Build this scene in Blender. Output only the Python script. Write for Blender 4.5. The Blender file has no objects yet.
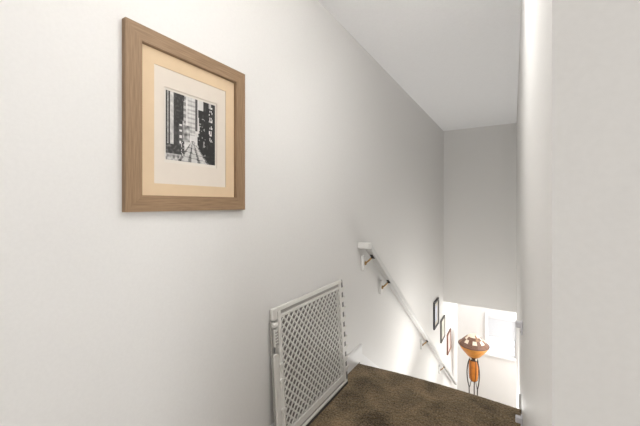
import bpy, bmesh, math, random
from mathutils import Vector, Matrix, noise

scene = bpy.context.scene
COL = scene.collection
random.seed(7)

# ---------------------------------------------------------------- camera
FPX = 318.0
YAW = math.radians(31.32)
CAM_H = 1.2037
cd = bpy.data.cameras.new('camera')
cam = bpy.data.objects.new('camera', cd)
COL.objects.link(cam)
cam.location = (0, 0, CAM_H)
cam.rotation_euler = (math.pi / 2, 0, YAW)
cd.sensor_fit = 'HORIZONTAL'
cd.sensor_width = 36.0
cd.lens = FPX * 36.0 / 640.0
cd.shift_y = -9.0 / 640.0
cd.clip_start = 0.02
scene.camera = cam

# ---------------------------------------------------------------- world, lights, exposure
world = bpy.data.worlds.new('sky')
scene.world = world
world.use_nodes = True
bg = world.node_tree.nodes['Background']
bg.inputs['Color'].default_value = (0.86, 0.93, 1.0, 1)
bg.inputs['Strength'].default_value = 1.6

def area(name, loc, target, sx, sy, power, color):
    ld = bpy.data.lights.new(name, 'AREA')
    ld.shape = 'RECTANGLE'
    ld.size, ld.size_y = sx, sy
    ld.energy = power
    ld.color = color
    o = bpy.data.objects.new(name, ld)
    o.location = loc
    o.rotation_euler = (Vector(target) - Vector(loc)).to_track_quat('-Z', 'Y').to_euler()
    COL.objects.link(o)
    return o

# upstairs: ceiling lamp over the landing and daylight from the hall's rear window, plus two added fill lights
area('landing_ceiling_light', (-0.30, 0.78, 2.41), (-0.28, 0.80, 0), 0.4, 0.4, 1.5, (1.0, 0.98, 0.955))
area('landing_tilted_fill', (-0.26, 0.85, 2.40), (0.70, 1.55, 1.55), 0.3, 0.5, 23, (1.0, 0.99, 0.975))  # added fill, tilted away from the left wall
area('hall_side_fill', (2.42, -0.25, 1.0), (-1.0, 0.4, 1.0), 1.1, 1.7, 36, (0.98, 0.99, 1.0))  # added fill for the left wall, no window behind it
area('hall_rear_window_light', (0.9, -2.9, 1.3), (0.2, 2, 1.2), 1.8, 1.6, 22, (1.0, 0.985, 0.97))
# added fill hidden low over the stairs, more added fill in the lower hall
area('stair_fill_upper', (-0.24, 3.50, -0.82), (-0.19, 2.9, 2.4), 0.45, 0.5, 14, (1.0, 0.985, 0.96))
area('stair_fill_lower', (-0.22, 4.90, -1.68), (-0.26, 4.7, 2.4), 0.4, 0.5, 13, (1.0, 0.985, 0.96))
area('lower_hall_side_fill', (2.3, 6.38, -1.5), (-1.0, 6.85, -1.6), 1.0, 1.5, 73, (0.99, 0.995, 1.0))  # added side fill for the far wall downstairs
area('lower_ceiling_fill', (0.45, 6.25, -0.50), (0.40, 6.4, -3), 0.5, 0.5, 8, (1.0, 0.99, 0.98))  # added fill for the front of the window

vs = scene.view_settings
vs.view_transform = 'Standard'
vs.look = 'None'
vs.gamma = 1.0
vs.use_curve_mapping = False
vs.exposure = 0.16

# ---------------------------------------------------------------- materials
def new_mat(name, color, rough=0.6, metal=0.0, spec=0.5):
    m = bpy.data.materials.new(name)
    m.use_nodes = True
    b = m.node_tree.nodes['Principled BSDF']
    b.inputs['Base Color'].default_value = (*color, 1)
    b.inputs['Roughness'].default_value = rough
    b.inputs['Metallic'].default_value = metal
    b.inputs['Specular IOR Level'].default_value = spec
    return m, m.node_tree, b

def add_noise(m, scale, lo, hi, detail=4.0, stretch=None, bump=0.0, bump_dist=0.002, coord='Object'):
    nt = m.node_tree
    b = nt.nodes['Principled BSDF']
    tc = nt.nodes.new('ShaderNodeTexCoord')
    mp = nt.nodes.new('ShaderNodeMapping')
    if stretch:
        mp.inputs['Scale'].default_value = stretch
    nz = nt.nodes.new('ShaderNodeTexNoise')
    nz.inputs['Scale'].default_value = scale
    nz.inputs['Detail'].default_value = detail
    nt.links.new(tc.outputs[coord], mp.inputs['Vector'])
    nt.links.new(mp.outputs['Vector'], nz.inputs['Vector'])
    if lo is not None:
        rp = nt.nodes.new('ShaderNodeValToRGB')
        rp.color_ramp.elements[0].position = 0.3
        rp.color_ramp.elements[1].position = 0.7
        rp.color_ramp.elements[0].color = (*lo, 1)
        rp.color_ramp.elements[1].color = (*hi, 1)
        nt.links.new(nz.outputs['Fac'], rp.inputs['Fac'])
        nt.links.new(rp.outputs['Color'], b.inputs['Base Color'])
    if bump:
        bp = nt.nodes.new('ShaderNodeBump')
        bp.inputs['Strength'].default_value = bump
        bp.inputs['Distance'].default_value = bump_dist
        nt.links.new(nz.outputs['Fac'], bp.inputs['Height'])
        nt.links.new(bp.outputs['Normal'], b.inputs['Normal'])
    return m

def simple(name, color, rough=0.6, metal=0.0, spec=0.5, var=0.04, scale=30):
    m, nt, b = new_mat(name, color, rough, metal, spec)
    lo = tuple(c * (1 - var) for c in color)
    hi = tuple(min(1, c * (1 + var)) for c in color)
    return add_noise(m, scale, lo, hi)

WALL = new_mat('wall_paint', (0.77, 0.75, 0.72), 0.55, spec=0.3)[0]
add_noise(WALL, 120, (0.752, 0.740, 0.720), (0.772, 0.760, 0.740), bump=0.12, bump_dist=0.001)
CEIL = new_mat('ceiling_paint', (0.91, 0.91, 0.915), 0.8, spec=0.2)[0]
add_noise(CEIL, 60, (0.90, 0.90, 0.905), (0.925, 0.925, 0.93), bump=0.5, bump_dist=0.003)
TRIM = simple('white_trim_paint', (0.88, 0.878, 0.872), 0.55, spec=0.25, var=0.01)
CASE = simple('window_casing_paint', (0.80, 0.80, 0.80), 0.5, spec=0.3, var=0.01)

# carpet: brown cut pile with tread marks
CARPET, nt, b = new_mat('brown_cut_pile', (0.12, 0.085, 0.05), 1.0, spec=0.05)
tc = nt.nodes.new('ShaderNodeTexCoord')
n1 = nt.nodes.new('ShaderNodeTexNoise'); n1.inputs['Scale'].default_value = 105; n1.inputs['Detail'].default_value = 3
n2 = nt.nodes.new('ShaderNodeTexNoise'); n2.inputs['Scale'].default_value = 5.5; n2.inputs['Detail'].default_value = 3
n2.inputs['Distortion'].default_value = 0.6
mx = nt.nodes.new('ShaderNodeMath'); mx.operation = 'MULTIPLY_ADD'; mx.inputs[1].default_value = 0.55
ad = nt.nodes.new('ShaderNodeMath'); ad.operation = 'MULTIPLY'; ad.inputs[1].default_value = 0.45
rp = nt.nodes.new('ShaderNodeValToRGB')
rp.color_ramp.elements[0].position = 0.38; rp.color_ramp.elements[0].color = (0.050, 0.034, 0.015, 1)
rp.color_ramp.elements[1].position = 0.62; rp.color_ramp.elements[1].color = (0.31, 0.222, 0.125, 1)
nt.links.new(tc.outputs['Object'], n1.inputs['Vector']); nt.links.new(tc.outputs['Object'], n2.inputs['Vector'])
nt.links.new(n2.outputs['Fac'], ad.inputs[0]); nt.links.new(n1.outputs['Fac'], mx.inputs[0]); nt.links.new(ad.outputs[0], mx.inputs[2])
nt.links.new(mx.outputs[0], rp.inputs['Fac']); nt.links.new(rp.outputs['Color'], b.inputs['Base Color'])
bp = nt.nodes.new('ShaderNodeBump'); bp.inputs['Strength'].default_value = 0.7; bp.inputs['Distance'].default_value = 0.006
nt.links.new(n1.outputs['Fac'], bp.inputs['Height']); nt.links.new(bp.outputs['Normal'], b.inputs['Normal'])
b.inputs['Sheen Weight'].default_value = 0.3

def wood(name, lo, hi, along):
    m, nt, b = new_mat(name, lo, 0.5, spec=0.3)
    st = [60, 60, 60]
    st[along] = 3
    return add_noise(m, 4.0, lo, hi, detail=6, stretch=st, bump=0.1, bump_dist=0.0005)

WOOD_V = wood('light_walnut_upright', (0.235, 0.150, 0.085), (0.335, 0.220, 0.130), 2)
WOOD_H = wood('light_walnut_crosswise', (0.235, 0.150, 0.085), (0.335, 0.220, 0.130), 1)
MAT_CREAM = simple('yellow_cream_mat_board', (0.67, 0.51, 0.335), 0.9, var=0.015)
MAT_WHITE = simple('off_white_mat_board', (0.69, 0.62, 0.54), 0.9, var=0.01)
PAPER = simple('print_paper', (0.70, 0.65, 0.58), 0.8, var=0.01)
PRINT, nt, b = new_mat('photograph_print', (0.5, 0.5, 0.5), 0.5)
at = nt.nodes.new('ShaderNodeAttribute'); at.attribute_name = 'tone'
nt.links.new(at.outputs['Color'], b.inputs['Base Color'])

PLASTIC = simple('pale_grey_plastic', (0.73, 0.71, 0.67), 0.45, var=0.02)
PLASTIC_D = simple('grey_plastic', (0.40, 0.385, 0.355), 0.5, var=0.03)
CELL_SHADE = simple('cell_shade_grey', (0.30, 0.285, 0.26), 0.6, var=0.03)  # darkened grey standing for shade inside the lattice cells
NOTCH_SHADE = simple('notch_shade_grey', (0.20, 0.195, 0.185), 0.5, 0.2)  # bar colour darkened to stand for shade between the teeth
GATE_SHADE = simple('gate_contact_shade', (0.06, 0.055, 0.05), 0.8)  # near-black standing for the shade under the gate
RAILW = simple('white_rail_paint', (0.80, 0.79, 0.77), 0.45, var=0.01)
RAIL_SHADE = simple('shaded_white_rail_paint', (0.66, 0.655, 0.64), 0.4, var=0.01)  # white rail greyed in its colour for the shaded side
BRASS = simple('aged_brass', (0.36, 0.23, 0.09), 0.35, 0.9)
BLACKM = simple('black_metal', (0.03, 0.028, 0.026), 0.45, 0.3)
FR_BLACK = simple('black_frame_paint', (0.018, 0.020, 0.028), 0.4)
FR_GREY = simple('olive_grey_frame', (0.12, 0.115, 0.095), 0.5)
FR_BROWN = simple('reddish_brown_frame', (0.22, 0.105, 0.07), 0.5)
PR_BLUE = simple('pale_blue_print', (0.66, 0.69, 0.80), 0.5, var=0.12, scale=9)
PR_GREEN = simple('pale_green_print', (0.60, 0.62, 0.52), 0.5, var=0.18, scale=9)
PR_PINK = simple('pale_pink_print', (0.72, 0.58, 0.54), 0.5, var=0.15, scale=9)
SLAT = simple('white_blind_slat', (0.71, 0.71, 0.72), 0.6, spec=0.2, var=0.01)
IRON = simple('wrought_iron', (0.05, 0.038, 0.032), 0.55, 0.2)
LEAD = simple('shade_lead_line', (0.10, 0.055, 0.03), 0.6)
SH_BROWN = simple('brown_shade_panel', (0.19, 0.095, 0.06), 0.5, var=0.25)
SH_TAN = simple('tan_shade_panel', (0.33, 0.18, 0.10), 0.5, var=0.2)
SH_CREAM = simple('cream_shade_panel', (0.85, 0.74, 0.60), 0.5, var=0.08)

def glowing(name, color, glow):
    m = simple(name, color, 0.5, var=0.12, scale=14)
    b = m.node_tree.nodes['Principled BSDF']
    b.inputs['Emission Color'].default_value = (*color, 1)
    b.inputs['Emission Strength'].default_value = glow
    return m
SH_ORANGE = glowing('lit_orange_skirt', (0.60, 0.25, 0.05), 0.10)
BODY_ORANGE = glowing('lit_orange_lantern', (0.58, 0.19, 0.025), 0.12)

GLASS = bpy.data.materials.new('window_glass'); GLASS.use_nodes = True
nt = GLASS.node_tree; nt.nodes.clear()
out = nt.nodes.new('ShaderNodeOutputMaterial'); tr = nt.nodes.new('ShaderNodeBsdfTransparent')
gl = nt.nodes.new('ShaderNodeBsdfGlossy'); gl.inputs['Roughness'].default_value = 0.02
mxs = nt.nodes.new('ShaderNodeMixShader'); mxs.inputs[0].default_value = 0.06
nt.links.new(tr.outputs[0], mxs.inputs[1]); nt.links.new(gl.outputs[0], mxs.inputs[2]); nt.links.new(mxs.outputs[0], out.inputs[0])

# ---------------------------------------------------------------- mesh helpers
def link(name, bm, mats, parent=None, smooth=False, loc=None, rot=None):
    me = bpy.data.meshes.new(name)
    bmesh.ops.recalc_face_normals(bm, faces=bm.faces)
    bm.to_mesh(me); bm.free()
    for m in (mats if isinstance(mats, (list, tuple)) else [mats]):
        me.materials.append(m)
    if smooth:
        for p in me.polygons: p.use_smooth = True
    o = bpy.data.objects.new(name, me)
    COL.objects.link(o)
    if parent: o.parent = parent
    if loc: o.location = loc
    if rot: o.rotation_euler = rot
    return o

def thing(name, label, cat, loc=(0, 0, 0), rot=(0, 0, 0), group=None):
    o = bpy.data.objects.new(name, None)
    o.empty_display_size = 0.05
    COL.objects.link(o)
    o.location = loc; o.rotation_euler = rot
    o['label'] = label; o['category'] = cat
    if group: o['group'] = group
    return o

def struct(o):
    o['kind'] = 'structure'
    return o

def box(bm, lo, hi, bevel=0.0, seg=2, mi=0):
    x0, y0, z0 = lo; x1, y1, z1 = hi
    vs_ = [bm.verts.new(p) for p in ((x0,y0,z0),(x1,y0,z0),(x1,y1,z0),(x0,y1,z0),(x0,y0,z1),(x1,y0,z1),(x1,y1,z1),(x0,y1,z1))]
    fs = [bm.faces.new([vs_[i] for i in q]) for q in ((3,2,1,0),(4,5,6,7),(0,1,5,4),(1,2,6,5),(2,3,7,6),(3,0,4,7))]
    for f in fs: f.material_index = mi
    if bevel:
        es = list({e for f in fs for e in f.edges})
        r = bmesh.ops.bevel(bm, geom=es, offset=bevel, segments=seg, profile=0.5, affect='EDGES')
        for f in r['faces']: f.material_index = mi

def prism(bm, pts, axis, a, b_, mi=0):
    """extrude polygon pts (2D) along axis from a to b_"""
    def P(p, t):
        return {'x': (t, p[0], p[1]), 'y': (p[0], t, p[1]), 'z': (p[0], p[1], t)}[axis]
    A = [bm.verts.new(P(p, a)) for p in pts]
    B = [bm.verts.new(P(p, b_)) for p in pts]
    fs = [bm.faces.new(A), bm.faces.new(B[::-1])]
    n = len(pts)
    for i in range(n):
        fs.append(bm.faces.new((A[i], A[(i+1) % n], B[(i+1) % n], B[i])))
    for f in fs: f.material_index = mi
    return fs

def tube(bm, pts, r, n=8, caps=True, mi=0):
    pts = [Vector(p) for p in pts]
    rs = r if isinstance(r, (list, tuple)) else [r] * len(pts)
    rings = []
    ref = None
    for i, p in enumerate(pts):
        t = (pts[min(i+1, len(pts)-1)] - pts[max(i-1, 0)]).normalized()
        if ref is None:
            ref = Vector((0, 0, 1)) if abs(t.z) < 0.9 else Vector((1, 0, 0))
        u = t.cross(ref).normalized(); v = u.cross(t).normalized(); ref = v
        rings.append([bm.verts.new(p + (u*math.cos(2*math.pi*k/n) + v*math.sin(2*math.pi*k/n)) * rs[i]) for k in range(n)])
    for a, b_ in zip(rings, rings[1:]):
        for k in range(n):
            f = bm.faces.new((a[k], a[(k+1) % n], b_[(k+1) % n], b_[k])); f.material_index = mi; f.smooth = True
    if caps:
        bm.faces.new(rings[0][::-1]).material_index = mi
        bm.faces.new(rings[-1]).material_index = mi

def lathe(bm, prof, n=32, c=(0, 0, 0), caps=True, mi=0):
    rings = []
    for r, z in prof:
        rings.append([bm.verts.new((c[0]+r*math.cos(2*math.pi*k/n), c[1]+r*math.sin(2*math.pi*k/n), c[2]+z)) for k in range(n)])
    for a, b_ in zip(rings, rings[1:]):
        for k in range(n):
            f = bm.faces.new((a[k], a[(k+1) % n], b_[(k+1) % n], b_[k])); f.material_index = mi; f.smooth = True
    if caps:
        bm.faces.new(rings[0][::-1]).material_index = mi
        bm.faces.new(rings[-1]).material_index = mi
    return rings

def bez(p0, p1, p2, p3, n=12):
    p0, p1, p2, p3 = map(Vector, (p0, p1, p2, p3))
    return [(1-t)**3*p0 + 3*(1-t)**2*t*p1 + 3*(1-t)*t*t*p2 + t**3*p3 for t in (i/n for i in range(n+1))]

# ---------------------------------------------------------------- measurements
XL = -1.014            # painted face of the left wall
XR = 0.040             # face of the right stair wall
YC = 0.477             # corner where the right wall turns away
YN = 2.225             # nosing of the top step
YB = 5.70              # upper back wall of the stairwell
YW = 7.25              # far wall downstairs
ZC = 2.44              # ceiling
ZS = -0.452            # bottom of the upper back wall
ZL = -2.90             # floor downstairs
RISE, RUN = 2.90 / 15, 0.265
YH = -3.0              # end of the hall behind the camera
XH = 2.5

# ---------------------------------------------------------------- structure
bm = bmesh.new(); box(bm, (XL-0.12, YH-0.12, ZL-0.1), (XL, YW+0.12, ZC+0.1))
struct(link('wall_left', bm, WALL))
bm = bmesh.new()   # L-shaped wall: stair side and the face turning right into the hall
prism(bm, [(XR, YC), (XH, YC), (XH, YC+0.12), (XR+0.12, YC+0.12), (XR+0.12, YB), (XR, YB)], 'z', 0.0, ZC+0.05)
struct(link('wall_right', bm, WALL))
bm = bmesh.new(); box(bm, (XR, YC+0.12, ZL-0.1), (XR+0.12, YB, -0.0005))
struct(link('wall_stair_right', bm, WALL))
bm = bmesh.new(); box(bm, (XL, YB, ZS), (XR+0.12, YB+0.12, ZC+0.05))
struct(link('wall_back', bm, WALL))
bm = bmesh.new()
box(bm, (XH, YH-0.12, 0.0), (XH+0.12, YC+0.12, ZC+0.05))
struct(link('wall_hall_right', bm, WALL))
bm = bmesh.new(); box(bm, (XL, YH-0.12, 0.0), (XH, YH, ZC+0.05))
struct(link('wall_hall_back', bm, WALL))
bm = bmesh.new(); box(bm, (XL, YH, ZC), (XH, YB, ZC+0.08))
struct(link('ceiling', bm, CEIL))
bm = bmesh.new(); box(bm, (XL, YB+0.12, ZS), (2.4, YW, ZS+0.08))
struct(link('ceiling_lower', bm, CEIL))
bm = bmesh.new(); box(bm, (XL, YN, ZL-0.1), (2.4, YW+0.12, ZL))
struct(link('floor_lower', bm, CARPET))
bm = bmesh.new(); box(bm, (2.4, YB, ZL-0.1), (2.52, YW+0.12, ZS+0.08))
struct(link('wall_lower_right', bm, WALL))
bm = bmesh.new(); box(bm, (XR+0.12, YB, ZL), (2.4, YB+0.12, ZS))
struct(link('wall_lower_front', bm, WALL))

# far wall downstairs with the window opening
WX0, WX1, WZ0, WZ1 = -0.455, 0.055, -1.815, -1.045
bm = bmesh.new()
box(bm, (XL, YW, ZL), (WX0, YW+0.12, ZS+0.08)); box(bm, (WX1, YW, ZL), (2.4, YW+0.12, ZS+0.08))
box(bm, (WX0, YW, ZL), (WX1, YW+0.12, WZ0)); box(bm, (WX0, YW, WZ1), (WX1, YW+0.12, ZS+0.08))
struct(link('wall_lower_back', bm, WALL))

# window: casing, sill, sash, bars, panes
w = struct(bpy.data.objects.new('window_1', None)); COL.objects.link(w); w.location = ((WX0+WX1)/2, YW, WZ0)
W_, H_ = (WX1-WX0)/2, WZ1-WZ0
bm = bmesh.new()
cw = 0.045
box(bm, (-W_-cw, -0.016, 0), (-W_, 0, H_+cw), 0.003); box(bm, (W_, -0.016, 0), (W_+cw, 0, H_+cw), 0.003)
box(bm, (-W_, -0.016, H_), (W_, 0, H_+cw), 0.003)
box(bm, (-W_, 0, 0), (-W_+0.012, 0.118, H_)); box(bm, (W_-0.012, 0, 0), (W_, 0.118, H_)); box(bm, (-W_+0.012, 0, H_-0.012), (W_-0.012, 0.118, H_))
link('window_casing', bm, CASE, w)
bm = bmesh.new(); box(bm, (-W_-cw-0.02, -0.05, -0.025), (W_+cw+0.02, -0.0005, 0.004), 0.004)
box(bm, (-W_+0.0125, 0.0, -0.01), (W_-0.0125, 0.117, 0.004))
link('window_sill', bm, CASE, w)
bm = bmesh.new()
i = W_-0.012
box(bm, (-i, 0.045, 0), (-i+0.03, 0.075, H_-0.012)); box(bm, (i-0.03, 0.045, 0), (i, 0.075, H_-0.012))
box(bm, (-i+0.03, 0.045, 0), (i-0.03, 0.075, 0.035)); box(bm, (-i+0.03, 0.045, H_-0.045), (i-0.03, 0.075, H_-0.012))
box(bm, (-i+0.03, 0.045, H_/2-0.015), (i-0.03, 0.075, H_/2+0.015))
link('window_sash', bm, CASE, w)
bm = bmesh.new()
box(bm, (-0.007, 0.051, 0.035), (0.007, 0.067, H_/2-0.015)); box(bm, (-0.007, 0.051, H_/2+0.015), (0.007, 0.067, H_-0.045))
box(bm, (-i+0.03, 0.052, 0.208), (i-0.03, 0.066, 0.220))
link('window_muntin', bm, CASE, w)
bm = bmesh.new(); box(bm, (-i+0.03, 0.058, 0.035), (i-0.03, 0.060, H_-0.045))
link('window_pane', bm, GLASS, w)

# landing carpet: dense pile that rolls over the nosing, and the hall behind
bm = bmesh.new()
x0, x1 = XL+0.001, XR-0.001
nx = 150
prof = [(1.0 + (YN-0.03-1.0)*k/170, 0.0) for k in range(171)]
prof += [(YN-0.03+0.03*math.sin(a), -0.03+0.03*math.cos(a)) for a in (math.pi/2*k/6 for k in range(1, 7))]
prof += [(YN, -0.03-(RISE-0.03)*k/10) for k in range(1, 11)]
rows = []
for j, (y, z) in enumerate(prof):
    row = []
    for k in range(nx+1):
        x = x0 + (x1-x0)*k/nx
        p = Vector((x*160, y*160, z*160))
        d = noise.noise(p)*0.0028 + noise.noise(p*0.37)*0.0022 + noise.noise(Vector((x*7, y*7, 3)))*0.002
        bulge = 0.028*math.sin(math.pi*max(0, min(1, (x-x0)/(x1-x0))))*max(0, min(1, (y-1.9)/0.3))
        if z < -0.001:
            row.append(bm.verts.new((x, y+bulge+d*0.8, z)))
        else:
            row.append(bm.verts.new((x, y+bulge, z+d)))
    rows.append(row)
for a, c in zip(rows, rows[1:]):
    for k in range(nx):
        f = bm.faces.new((a[k], a[k+1], c[k+1], c[k])); f.smooth = True
# slab beneath, open hall floor behind
box(bm, (x0, 0.999, -0.19), (x1, YN-0.035, -0.008))
box(bm, (XL, YH, -0.19), (XR, 1.0, 0.0)); box(bm, (XR, YH, -0.19), (XH, YC, 0.0))
struct(link('floor', bm, CARPET))

# carpeted stairs going down
bm = bmesh.new()
pts = []
y, z = YN-0.002, -RISE
pts.append((y, ZL)); pts.append((y, z))
for k in range(14):
    yn = YN + RUN*(k+1)
    pts += [(yn-0.02, z), (yn, z-0.012), (yn, z-0.03), (yn-0.015, z-0.045)]
    z -= RISE
    if k < 13: pts.append((yn-0.015, z))
pts.append((YN+RUN*14-0.015, ZL))
prism(bm, pts, 'x', XL+0.014, XR-0.014)
struct(link('staircase', bm, CARPET))

# baseboard along the left wall, and the skirt boards of the stairs
bm = bmesh.new()
pr = [(XL, 0), (XL+0.013, 0), (XL+0.013, 0.105), (XL+0.008, 0.118), (XL, 0.122)]
prism(bm, [(p[0], p[1]) for p in pr], 'y', YH, 2.275)
struct(link('baseboard_left', bm, TRIM))
def skirt(name, xa, xb):
    bm = bmesh.new()
    s = RISE/RUN
    ya, yb = 2.235, YN+RUN*14+0.15
    zt = lambda y: -s*(y-2.335)
    prism(bm, [(ya, zt(ya)-0.36), (yb, max(ZL, zt(yb)-0.36)), (yb, zt(yb)), (ya, zt(ya))], 'x', xa, xb)
    struct(link(name, bm, TRIM))
skirt('trim_1', XL, XL+0.0125)
skirt('trim_2', XR-0.013, XR)
bm = bmesh.new(); box(bm, (XL, YW-0.013, ZL), (2.4, YW, ZL+0.12), 0.003)
struct(link('baseboard_lower', bm, TRIM))
# ---------------------------------------------------------------- large framed street photograph
def ring(bm, y0, y1, z0, z1, wd, xa, xb, mats=(0, 1), bev=0.0):
    """mitred picture moulding on the left wall; uprights use mats[0], rails mats[1]"""
    o = [(y0, z0), (y1, z0), (y1, z1), (y0, z1)]
    n = [(y0+wd, z0+wd), (y1-wd, z0+wd), (y1-wd, z1-wd), (y0+wd, z1-wd)]
    V = lambda p, x: bm.verts.new((x, p[0], p[1]))
    for k in range(4):
        a, b_ = k, (k+1) % 4
        q = [o[a], o[b_], n[b_], n[a]]
        A = [V(p, xa) for p in q]; B = [V(p, xb) for p in q]
        fs = [bm.faces.new(A), bm.faces.new(B)]
        for j in range(4):
            if j in (1, 3): continue
            fs.append(bm.faces.new((A[j], A[(j+1) % 4], B[(j+1) % 4], B[j])))
        for f in fs: f.material_index = mats[1] if k in (0, 2) else mats[0]
    bmesh.ops.remove_doubles(bm, verts=bm.verts, dist=1e-5)

def sheet(y0, y1, z0, z1, hole, xa, xb):
    """flat board with a rectangular window cut in it"""
    bm = bmesh.new()
    hy0, hy1, hz0, hz1 = hole
    box(bm, (xa, y0, z0), (xb, hy0, z1)); box(bm, (xa, hy1, z0), (xb, y1, z1))
    box(bm, (xa, hy0, z0), (xb, hy1, hz0)); box(bm, (xa, hy0, hz1), (xb, hy1, z1))
    return bm

FY0, FY1, FZ0, FZ1 = 0.511, 1.008, 1.179, 1.765
pic = thing('framed_photograph', 'large wood framed black and white city street photograph hung high on the left wall', 'picture', (XL, (FY0+FY1)/2, FZ0))
inv = Matrix.Translation(-Vector(pic.location))
def pl(name, bm, mats, parent=pic):
    bm.transform(inv); return link(name, bm, mats, parent)
bm = bmesh.new(); ring(bm, FY0, FY1, FZ0, FZ1, 0.0505, XL+0.0005, XL+0.021)
ring(bm, FY0+0.0505, FY1-0.0505, FZ0+0.0505, FZ1-0.0505, 0.002, XL+0.004, XL+0.017)
pl('frame', bm, [WOOD_V, WOOD_H])
ins = 0.046
a0, a1, c0, c1 = FY0+ins, FY1-ins, FZ0+ins, FZ1-ins
pl('cream_mat', sheet(a0, a1, c0, c1, (0.6075, 0.911, 1.272, 1.664), XL+0.0065, XL+0.0085), MAT_CREAM)
pl('white_mat', sheet(a0, a1, c0, c1, (0.6440, 0.8670, 1.3450, 1.6010), XL+0.0045, XL+0.0064), MAT_WHITE)
bm = bmesh.new(); box(bm, (XL+0.002, a0, c0), (XL+0.003, a1, c1))
pl('backing_paper', bm, PAPER)

def street(u, v):
    n = lambda s, q=0: noise.noise(Vector((u*s, v*s, q)))
    g = 0.62 + 0.10*n(9, 2)
    # sky and pale tower with window rows
    if 0.30 < u < 0.66:
        g = 0.72 + 0.10*n(14, 1)
        if 0.40 < u < 0.56 and v > 0.42: g -= 0.16*(math.sin(v*95) > 0.2) + 0.05*(math.sin(u*120) > 0.3)
        if 0.565 < u < 0.605 and v > 0.5: g = 0.16
        if 0.33 < u < 0.38 and v > 0.45: g = 0.35 + 0.25*(math.sin(v*70) > 0)
    # left buildings
    le = 0.34 - 0.05*(1-v)
    if u < le:
        g = 0.10 + 0.10*max(0, n(16, 5))
        if 0.03 < u < 0.045 or 0.085 < u < 0.145: g = 0.62 + 0.2*n(20, 4)
        if 0.17 < u < 0.33 and v > 0.5: g = 0.07 + 0.16*max(0, n(30, 6))
        if 0.235 < u < 0.31 and 0.24 < v < 0.56: g = 0.20 + 0.55*(math.sin(v*72) > 0.1)*(abs(u-0.272) < 0.028)
        if v < 0.24: g = 0.10 + 0.3*max(0, n(22, 9))
    if le < u < 0.46 and 0.30 < v < 0.55:
        g = 0.45 + 0.45*n(18, 11)
    # right buildings with bright lettering-like flecks
    re = 0.64 + 0.05*n(6, 8) - 0.10*max(0, 0.45-v)
    if u > re:
        g = 0.045 + 0.10*max(0, n(20, 7))
        if v > 0.85 and u < 0.74: g = 0.7
        if 0.86 < u < 0.93 and v > 0.38: g = 0.08 + 0.70*(random.Random(int(u*64)*977+int(v*36)*31).random() < 0.5)*((v*9) % 1 > 0.2)
        if u < 0.78 and v < 0.75 and n(26, 13) > 0.28: g = 0.45
    # street
    if v < 0.34:
        t = (0.34-v)/0.34
        l, r = 0.50-0.30*t, 0.53+0.33*t
        if l < u < r:
            s = (u-l)/(r-l)
            g = 0.66 + 0.14*n(15, 3)
            if math.sin(s*21) > 0.55: g = 0.30
            if math.sin(v*85 + s*5) > 0.8: g -= 0.2
        elif u <= l and v < 0.10: g = 0.5 + 0.4*n(24, 2)
        if 0.28 < u < 0.345 and 0.09 < v < 0.30: g = 0.14 if n(30, 3) < 0.15 else 0.6
    return max(0.015, min(0.85, g))
PY0, PY1, PZ0, PZ1 = 0.6510, 0.8600, 1.3560, 1.5930
NU, NV = 64, 72
bm = bmesh.new()
lay = bm.loops.layers.float_color.new('tone')
grid = [[bm.verts.new((XL+0.0036, PY0+(PY1-PY0)*a/NU, PZ0+(PZ1-PZ0)*c/NV)) for a in range(NU+1)] for c in range(NV+1)]
for c in range(NV):
    for a in range(NU):
        f = bm.faces.new((grid[c][a], grid[c][a+1], grid[c+1][a+1], grid[c+1][a]))
        g = street((a+0.5)/NU, (c+0.5)/NV)
        g = max(0.012, g**1.5)
        for l in f.loops: l[lay] = (g*1.0, g*0.97, g*0.94, 1)
bk = [bm.verts.new((XL+0.0031, yy, zz)) for yy, zz in ((PY0, PZ0), (PY1, PZ0), (PY1, PZ1), (PY0, PZ1))]
bm.faces.new(bk)
bm.transform(inv)
link('photograph', bm, PRINT, pic)

# ---------------------------------------------------------------- three small pictures down the stairs
def small_pic(label, y0, y1, z0, z1, fmat, pmat, wd=0.022, motif=0):
    t = thing('stair_picture', label, 'picture', (XL, (y0+y1)/2, z0), group='small pictures stepping down the stair wall')
    iv = Matrix.Translation(-Vector(t.location))
    bm = bmesh.new(); ring(bm, y0, y1, z0, z1, wd, XL+0.0005, XL+0.024, (0, 0)); bm.transform(iv); link('frame', bm, fmat, t)
    q = wd-0.003
    bm = sheet(y0+q, y1-q, z0+q, z1-q, (y0+0.075, y1-0.075, z0+0.08, z1-0.08), XL+0.011, XL+0.013); bm.transform(iv); link('mat_board', bm, PAPER if motif else pmat, t)
    bm = bmesh.new(); box(bm, (XL+0.008, y0+q, z0+q), (XL+0.0105, y1-q, z1-q)); bm.transform(iv); link('print', bm, pmat, t)
small_pic('black framed pale picture, topmost of the three down the stair wall', 4.88, 5.20, -0.655, -0.255, FR_BLACK, PR_BLUE, 0.026, 1)
small_pic('olive grey framed picture, middle of the three down the stair wall', 5.40, 5.73, -1.045, -0.685, FR_GREY, PR_GREEN, 0.024, 1)
small_pic('reddish brown framed picture, lowest of the three down the stair wall', 5.98, 6.33, -1.475, -1.115, FR_BROWN, PR_PINK, 0.024, 0)

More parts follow.
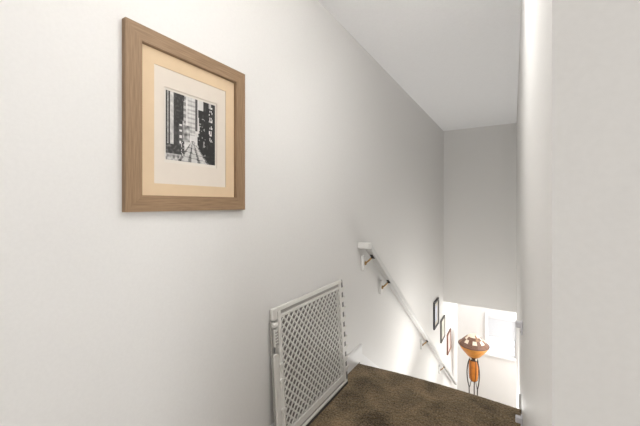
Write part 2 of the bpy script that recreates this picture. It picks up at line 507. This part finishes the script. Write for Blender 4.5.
# ---------------------------------------------------------------- handrail
S = 0.725
RX = -0.938
rail_z = lambda y: 0.845 - S*(y-2.30)
hr = thing('handrail', 'white wooden handrail sloping down the left stair wall on four brackets', 'handrail', (XL, 2.30, 0.75))
iv = Matrix.Translation(-Vector(hr.location))
ya, yb = 2.25, 6.50
sect = [(-0.019, -0.024), (0.019, -0.024), (0.022, -0.016), (0.022, 0.012), (0.014, 0.024), (-0.014, 0.024), (-0.022, 0.012), (-0.022, -0.016)]
bm = bmesh.new()
A = [bm.verts.new((RX+p[0]*1.15, ya, rail_z(ya)+p[1]*1.3)) for p in sect]
B = [bm.verts.new((RX+p[0]*1.15, yb, rail_z(yb)+p[1]*1.3)) for p in sect]
bm.faces.new(A); bm.faces.new(B)
for k in range(8): bm.faces.new((A[k], A[(k+1) % 8], B[(k+1) % 8], B[k]))
bm.transform(iv); link('rail', bm, RAIL_SHADE, hr)
bm = bmesh.new()   # level return from the top end of the rail to the wall
zr = rail_z(ya)
box(bm, (XL+0.002, ya-0.040, zr-0.016), (RX+0.025, ya+0.006, zr+0.031), 0.007)
bm.transform(iv); link('wall_return', bm, RAILW, hr)
for y in (2.325, 2.70, 4.16, 5.31):
    zb = rail_z(y) - 0.085
    yw = y - 0.02
    bm = bmesh.new()   # oval wooden block on the wall
    prof = [(0.0, 0.0)]
    n = 24
    rings = []
    for (s, d) in ((1.0, 0.001), (1.0, 0.016), (0.93, 0.022), (0.8, 0.025)):
        rings.append([bm.verts.new((XL+d, yw+0.030*s*math.copysign(abs(math.cos(2*math.pi*k/n))**0.7, math.cos(2*math.pi*k/n)),
                      zb+0.062*s*math.copysign(abs(math.sin(2*math.pi*k/n))**0.7, math.sin(2*math.pi*k/n)))) for k in range(n)])
    for a, c in zip(rings, rings[1:]):
        for k in range(n): bm.faces.new((a[k], a[(k+1) % n], c[(k+1) % n], c[k]))
    bm.faces.new(rings[0]); bm.faces.new(rings[-1])
    bm.transform(iv); blk = link('bracket_block', bm, RAILW, hr)
    bm = bmesh.new()
    tube(bm, [(XL+0.025, yw, zb), (XL+0.034, yw, zb)], [0.017, 0.012], 12)
    tube(bm, bez((XL+0.030, yw, zb+0.004), (XL+0.045, yw+0.003, zb+0.012), (RX-0.012, y-0.004, rail_z(y)-0.052), (RX, y, rail_z(y)-0.034), 10), 0.0065, 10)
    bm.transform(iv); link('bracket_arm', bm, BRASS, hr)
    bm = bmesh.new()
    prism(bm, [(y-0.024, rail_z(y-0.024)-0.0355), (y+0.024, rail_z(y+0.024)-0.0355), (y+0.024, rail_z(y+0.024)-0.0300), (y-0.024, rail_z(y-0.024)-0.0300)], 'x', RX-0.011, RX+0.011)
    tube(bm, [(RX, y, rail_z(y)-0.047), (RX, y, rail_z(y)-0.033)], [0.009, 0.011], 10)
    bm.transform(iv); link('bracket_saddle', bm, BLACKM, hr)

# ---------------------------------------------------------------- baby gate leaning on the wall
LEAN = math.atan2(0.043, 0.69)
gate = thing('baby_gate', 'pale grey plastic baby gate with diamond lattice leaning on the left wall', 'baby gate', (-0.949, 1.565, 0.004), (-LEAN, 0, math.pi/2))
# local x runs along the wall (away from the camera), y towards the wall, z up
GX0, GX1, GH = -0.350, 0.350, 0.690
def gp(name, fn, mat, parent=gate, smooth=False):
    bm = bmesh.new(); fn(bm); return link(name, bm, mat, parent, smooth)
def top_rail(bm):
    box(bm, (GX0, 0.003, GH-0.022), (GX1, 0.021, GH), 0.004)            # broad upper bead
    box(bm, (GX0+0.01, 0.012, GH-0.046), (GX1-0.01, 0.019, GH-0.021))   # recessed web
gp('top_rail', top_rail, PLASTIC)
gp('top_rail_channel', lambda bm: box(bm, (GX0+0.02, 0.0095, GH-0.0375), (GX1-0.014, 0.0122, GH-0.0235)), PLASTIC_D)
gp('panel_top_bead', lambda bm: box(bm, (GX0+0.022, 0.002, GH-0.054), (GX1-0.014, 0.012, GH-0.042), 0.002), PLASTIC)
def bottom_rail(bm):
    box(bm, (GX0+0.02, 0.001, 0.040), (GX1-0.014, 0.013, 0.076), 0.003)
    box(bm, (GX0, 0.010, 0.013), (GX1, 0.021, 0.045))
    box(bm, (GX0+0.01, -0.002, 0.013), (GX1, 0.011, 0.026), 0.003)
gp('bottom_rail', bottom_rail, PLASTIC)
gp('contact_shade_strip', lambda bm: box(bm, (GX0+0.02, -0.001, -0.003), (GX1+0.004, 0.019, 0.0131)), GATE_SHADE)  # added dark strip painting the contact shadow below the bottom rail
gp('bottom_rail_channel', lambda bm: box(bm, (GX0+0.03, 0.0075, 0.026), (GX1-0.01, 0.0102, 0.039)), PLASTIC_D)
def stile_l(bm):
    box(bm, (GX0+0.016, 0.0005, 0.006), (GX0+0.040, 0.0175, GH-0.020), 0.003)
    box(bm, (GX0+0.024, -0.0035, 0.05), (GX0+0.032, 0.002, GH-0.06), 0.002)
gp('stile', stile_l, PLASTIC)
def stile_r(bm):
    box(bm, (GX1-0.040, 0.0005, 0.006), (GX1-0.012, 0.0175, GH-0.020), 0.003)
gp('stile', stile_r, PLASTIC)

LX0, LX1, LZ0, LZ1 = GX0+0.034, GX1-0.034, 0.060, GH-0.046
def lattice(bm, x0, x1, z0, z1, pitch, wd, y0, y1, off=0.0, k=1.0):
    """two sets of diagonal strands clipped to a rectangle"""
    def clip(c, sgn):
        pts = []
        # line z = sgn*k*x + c
        for x in (x0, x1):
            z = sgn*k*x + c
            if z0 <= z <= z1: pts.append((x, z))
        for z in (z0, z1):
            x = (z-c)/(sgn*k)
            if x0 < x < x1: pts.append((x, z))
        if len(pts) >= 2:
            pts.sort(); return pts[0], pts[-1]
    step = pitch*k
    for sgn, ya_, yb_ in ((1, y0, (y0+y1)/2+0.0006), (-1, (y0+y1)/2-0.0006, y1)):
        c = -3.0 + off
        while c < 3.0:
            r = clip(c, sgn)
            if r:
                p, q = Vector(r[0]), Vector(r[1])
                d = q-p
                if d.length > 0.012:
                    nn = Vector((-d.y, d.x)).normalized()*wd/2
                    prism(bm, [tuple(p+nn), tuple(q+nn), tuple(q-nn), tuple(p-nn)], 'y', ya_, yb_)
            c += step
gp('lattice', lambda bm: lattice(bm, LX0, LX1, LZ0, LZ1, 0.0440, 0.0078, 0.004, 0.0095), PLASTIC)
def rear_frame(bm):
    box(bm, (GX0+0.012, 0.0185, 0.01), (GX0+0.05, 0.0275, GH-0.03)); box(bm, (GX1-0.06, 0.0185, 0.01), (GX1-0.03, 0.0275, GH-0.03))
    box(bm, (GX0+0.05, 0.0215, 0.05), (GX1-0.06, 0.0275, 0.08)); box(bm, (GX0+0.05, 0.0215, GH-0.07), (GX1-0.06, 0.0275, GH-0.03))
gp('rear_panel_frame', rear_frame, PLASTIC)
gp('rear_lattice', lambda bm: lattice(bm, GX0+0.05, GX1-0.06, 0.07, GH-0.06, 0.0440, 0.0195, 0.0165, 0.0215, off=0.022), CELL_SHADE)  # strands widened and darkened so the cells look shaded
# toothed adjusting bar on the far edge
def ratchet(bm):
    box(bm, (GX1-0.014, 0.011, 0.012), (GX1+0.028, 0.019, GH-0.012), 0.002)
gp('adjusting_bar', ratchet, NOTCH_SHADE)
for k in range(9):
    z = 0.075 + k*0.066
    gp('tooth', lambda bm: prism(bm, [(GX1-0.013, z), (GX1+0.012, z+0.002), (GX1+0.038, z+0.022), (GX1+0.038, z+0.031), (GX1+0.012, z+0.029), (GX1-0.013, z+0.034)], 'y', 0.003, 0.0195), PLASTIC)
# locking bar, latch and hooks on the near edge
def lockbar(bm):
    box(bm, (GX0-0.026, 0.004, 0.020), (GX0+0.006, 0.012, 0.475), 0.006, 3)
    box(bm, (GX0+0.001, 0.006, 0.030), (GX0+0.018, 0.015, 0.465), 0.002)
gp('locking_bar', lockbar, PLASTIC)
gp('guide_strip', lambda bm: box(bm, (GX0-0.030, 0.012, 0.010), (GX0-0.020, 0.020, 0.63), 0.002), PLASTIC_D)
def latch(bm):
    box(bm, (GX0-0.016, 0.001, 0.505), (GX0+0.010, 0.016, 0.590), 0.005)
lt = gp('latch', latch, PLASTIC)
def latch_ribs(bm):
    for k in range(5):
        box(bm, (GX0-0.012, -0.003, 0.515+k*0.014), (GX0+0.006, 0.002, 0.523+k*0.014), 0.0015)
gp('thumb_grip', latch_ribs, PLASTIC_D, lt)
def cap(bm):
    box(bm, (GX0-0.028, -0.002, GH-0.058), (GX0+0.014, 0.0205, GH+0.004), 0.012, 4)
gp('corner_cap', cap, PLASTIC)
def cap2(bm):
    box(bm, (GX0-0.024, -0.001, 0.600), (GX0+0.012, 0.016, 0.622), 0.004)
gp('latch_keeper', cap2, PLASTIC)
for z in (0.475, 0.405, 0.330, 0.190):
    def hook(bm):
        box(bm, (GX0+0.006, -0.007, z), (GX0+0.034, 0.004, z+0.013), 0.003)
        box(bm, (GX0+0.006, -0.011, z-0.004), (GX0+0.014, -0.003, z+0.017), 0.003)
    gp('hook', hook, PLASTIC)
for zc in (0.012, GH-0.014):
    gp('bumper', lambda bm: box(bm, (GX1+0.004, 0.004, zc-0.010), (GX1+0.014, 0.018, zc+0.012), 0.003), PLASTIC_D)

# ---------------------------------------------------------------- gate cups screwed to the right wall
def wall_cup(label, z):
    t = thing('gate_wall_cup', label, 'gate bracket', (XR, 1.90, z), group='gate cups on the right stair wall')
    bm = bmesh.new(); box(bm, (-0.009, -0.020, -0.040), (-0.0003, 0.020, 0.024), 0.003); link('mounting_plate', bm, CUP, t)
    bm = bmesh.new(); box(bm, (-0.032, -0.014, -0.009), (-0.008, 0.014, 0.019), 0.004); c = link('socket', bm, CUP, t)
    bm = bmesh.new(); tube(bm, [(-0.0085, 0.0, -0.030), (-0.0105, 0.0, -0.030)], 0.005, 10); link('screw', bm, PLASTIC_D, t)
CUP = simple('pale_lilac_grey_plastic', (0.70, 0.69, 0.72), 0.5, var=0.02)
wall_cup('small pale grey gate cup on the right wall, beside the window blind', 0.588)
wall_cup('small pale gate cup low on the right wall beside the carpet edge', 0.108)

# ---------------------------------------------------------------- window blind
bl = thing('window_blind', 'white slatted blind lowered over the upper half of the stairwell window', 'blind', ((WX0+WX1)/2, YW+0.021, WZ1-0.014))
bw = W_-0.016
bm = bmesh.new(); box(bm, (-bw, -0.02, -0.035), (bw, 0.02, -0.001), 0.003); link('headrail', bm, SLAT, bl)
bm = bmesh.new()
for k in range(8):
    z = -0.062 - k*0.0425
    prism(bm, [(-0.019, z-0.018), (0.016, z+0.018), (0.019, z+0.018), (-0.016, z-0.018)], 'x', -bw, bw)
link('slats', bm, SLAT, bl)
bm = bmesh.new(); box(bm, (-bw, -0.014, -0.402), (bw, 0.014, -0.384), 0.003); link('bottom_rail', bm, SLAT, bl)
for x in (-bw*0.7, bw*0.7):
    bm = bmesh.new(); tube(bm, [(x, 0, -0.03), (x, 0, -0.39)], 0.0012, 6)
    link('ladder_cord', bm, SLAT, bl)

# ---------------------------------------------------------------- mushroom floor lamp
lp = thing('floor_lamp', 'orange floor lamp with mushroom shaped mosaic shade beside the window downstairs', 'lamp', (-0.640, 6.60, ZL))
# the cap: leaded panels above, orange skirt below
bm = bmesh.new()
nseg = 16
prof = [(0.055, 1.655), (0.105, 1.622), (0.155, 1.580), (0.208, 1.528), (0.264, 1.470)]
rings = []
for j, (r, z) in enumerate(prof):
    off = 0.5*(j % 2)
    rings.append([bm.verts.new((r*math.cos(2*math.pi*(k)/nseg), r*math.sin(2*math.pi*(k)/nseg), z)) for k in range(nseg)])
cells = []
for j, (a, c) in enumerate(zip(rings, rings[1:])):
    for k in range(nseg):
        cells.append((j, k, bm.faces.new((a[k], a[(k+1) % nseg], c[(k+1) % nseg], c[k]))))
topf = bm.faces.new(rings[0])
for j, k, f in cells:
    r = random.random()
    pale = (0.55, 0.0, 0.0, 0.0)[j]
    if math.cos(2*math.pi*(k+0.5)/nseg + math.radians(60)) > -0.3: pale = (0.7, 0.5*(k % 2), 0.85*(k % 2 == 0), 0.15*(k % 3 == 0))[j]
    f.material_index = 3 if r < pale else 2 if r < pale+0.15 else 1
topf.material_index = 3
before = set(bm.faces)
res = bmesh.ops.inset_individual(bm, faces=[f for _, _, f in cells] + [topf], thickness=0.0075, depth=0.002)
for f in set(bm.faces) - before: f.material_index = 0
cap_o = link('shade_cap', bm, [LEAD, SH_BROWN, SH_TAN, SH_CREAM], lp)
md = cap_o.modifiers.new('thick', 'SOLIDIFY'); md.thickness = 0.004; md.offset = -1
bm = bmesh.new()
lathe(bm, [(0.261, 1.472), (0.228, 1.405), (0.182, 1.345), (0.140, 1.300), (0.108, 1.258)], 40, caps=False)
sk = link('shade_skirt', bm, SH_ORANGE, lp, True)
md = sk.modifiers.new('thick', 'SOLIDIFY'); md.thickness = 0.003; md.offset = -1
bm = bmesh.new()
tube(bm, [(0.263*math.cos(a), 0.263*math.sin(a), 1.469) for a in (2*math.pi*k/40 for k in range(41))], 0.006, 8)
link('shade_rim', bm, LEAD, lp)
bm = bmesh.new()
lathe(bm, [(0.108, 1.258), (0.114, 1.262), (0.078, 1.240), (0.060, 1.215), (0.080, 1.185), (0.078, 1.178), (0.05, 1.175)], 20)
link('collar', bm, IRON, lp)
for k in range(5):
    bm = bmesh.new()
    a = 2*math.pi*k/5 - 0.9
    d = Vector((math.cos(a), math.sin(a), 0)); s = Vector((-d.y, d.x, 0))
    q = [d*0.086+s*0.0+Vector((0, 0, 1.252)), d*0.072+s*0.022+Vector((0, 0, 1.218)), d*0.084+Vector((0, 0, 1.188)), d*0.072-s*0.022+Vector((0, 0, 1.218))]
    A = [bm.verts.new(p) for p in q]; B = [bm.verts.new(p+d*0.004) for p in q]
    bm.faces.new(A); bm.faces.new(B)
    for m_ in range(4): bm.faces.new((A[m_], A[(m_+1) % 4], B[(m_+1) % 4], B[m_]))
    link('collar_panel', bm, SH_CREAM, lp)
bm = bmesh.new()
lathe(bm, [(0.050, 1.185), (0.074, 1.175), (0.080, 1.06), (0.078, 0.92), (0.068, 0.82), (0.045, 0.785), (0.02, 0.775)], 24)
link('lantern', bm, BODY_ORANGE, lp, True)
bm = bmesh.new()
for k in range(6):
    a = 2*math.pi*k/6
    tube(bm, [(r*math.cos(a), r*math.sin(a), z) for r, z in ((0.078, 1.175), (0.084, 1.06), (0.082, 0.92), (0.072, 0.82), (0.048, 0.782))], 0.0035, 6)
link('lantern_ribs', bm, IRON, lp)
for k in range(3):
    a = math.radians(-152 + 120*k)
    d = Vector((math.cos(a), math.sin(a), 0))
    up = lambda r, z: d*r + Vector((0, 0, z))
    pts = bez(up(0.07, 1.205), up(0.14, 1.06), up(0.13, 0.85), up(0.085, 0.68), 12) + bez(up(0.085, 0.68), up(0.065, 0.5), up(0.10, 0.25), up(0.19, 0.008), 12)[1:]
    bm = bmesh.new(); tube(bm, pts, 0.0095, 8); lathe(bm, [(0.012, 0.0), (0.016, 0.006), (0.010, 0.014)], 10, c=up(0.19, 0))
    lg = link('leg', bm, IRON, lp)
    bm = bmesh.new(); tube(bm, bez(up(0.045, 0.80), up(0.05, 0.74), up(0.07, 0.68), up(0.085, 0.64), 8), 0.006, 8)
    link('strut', bm, IRON, lg)
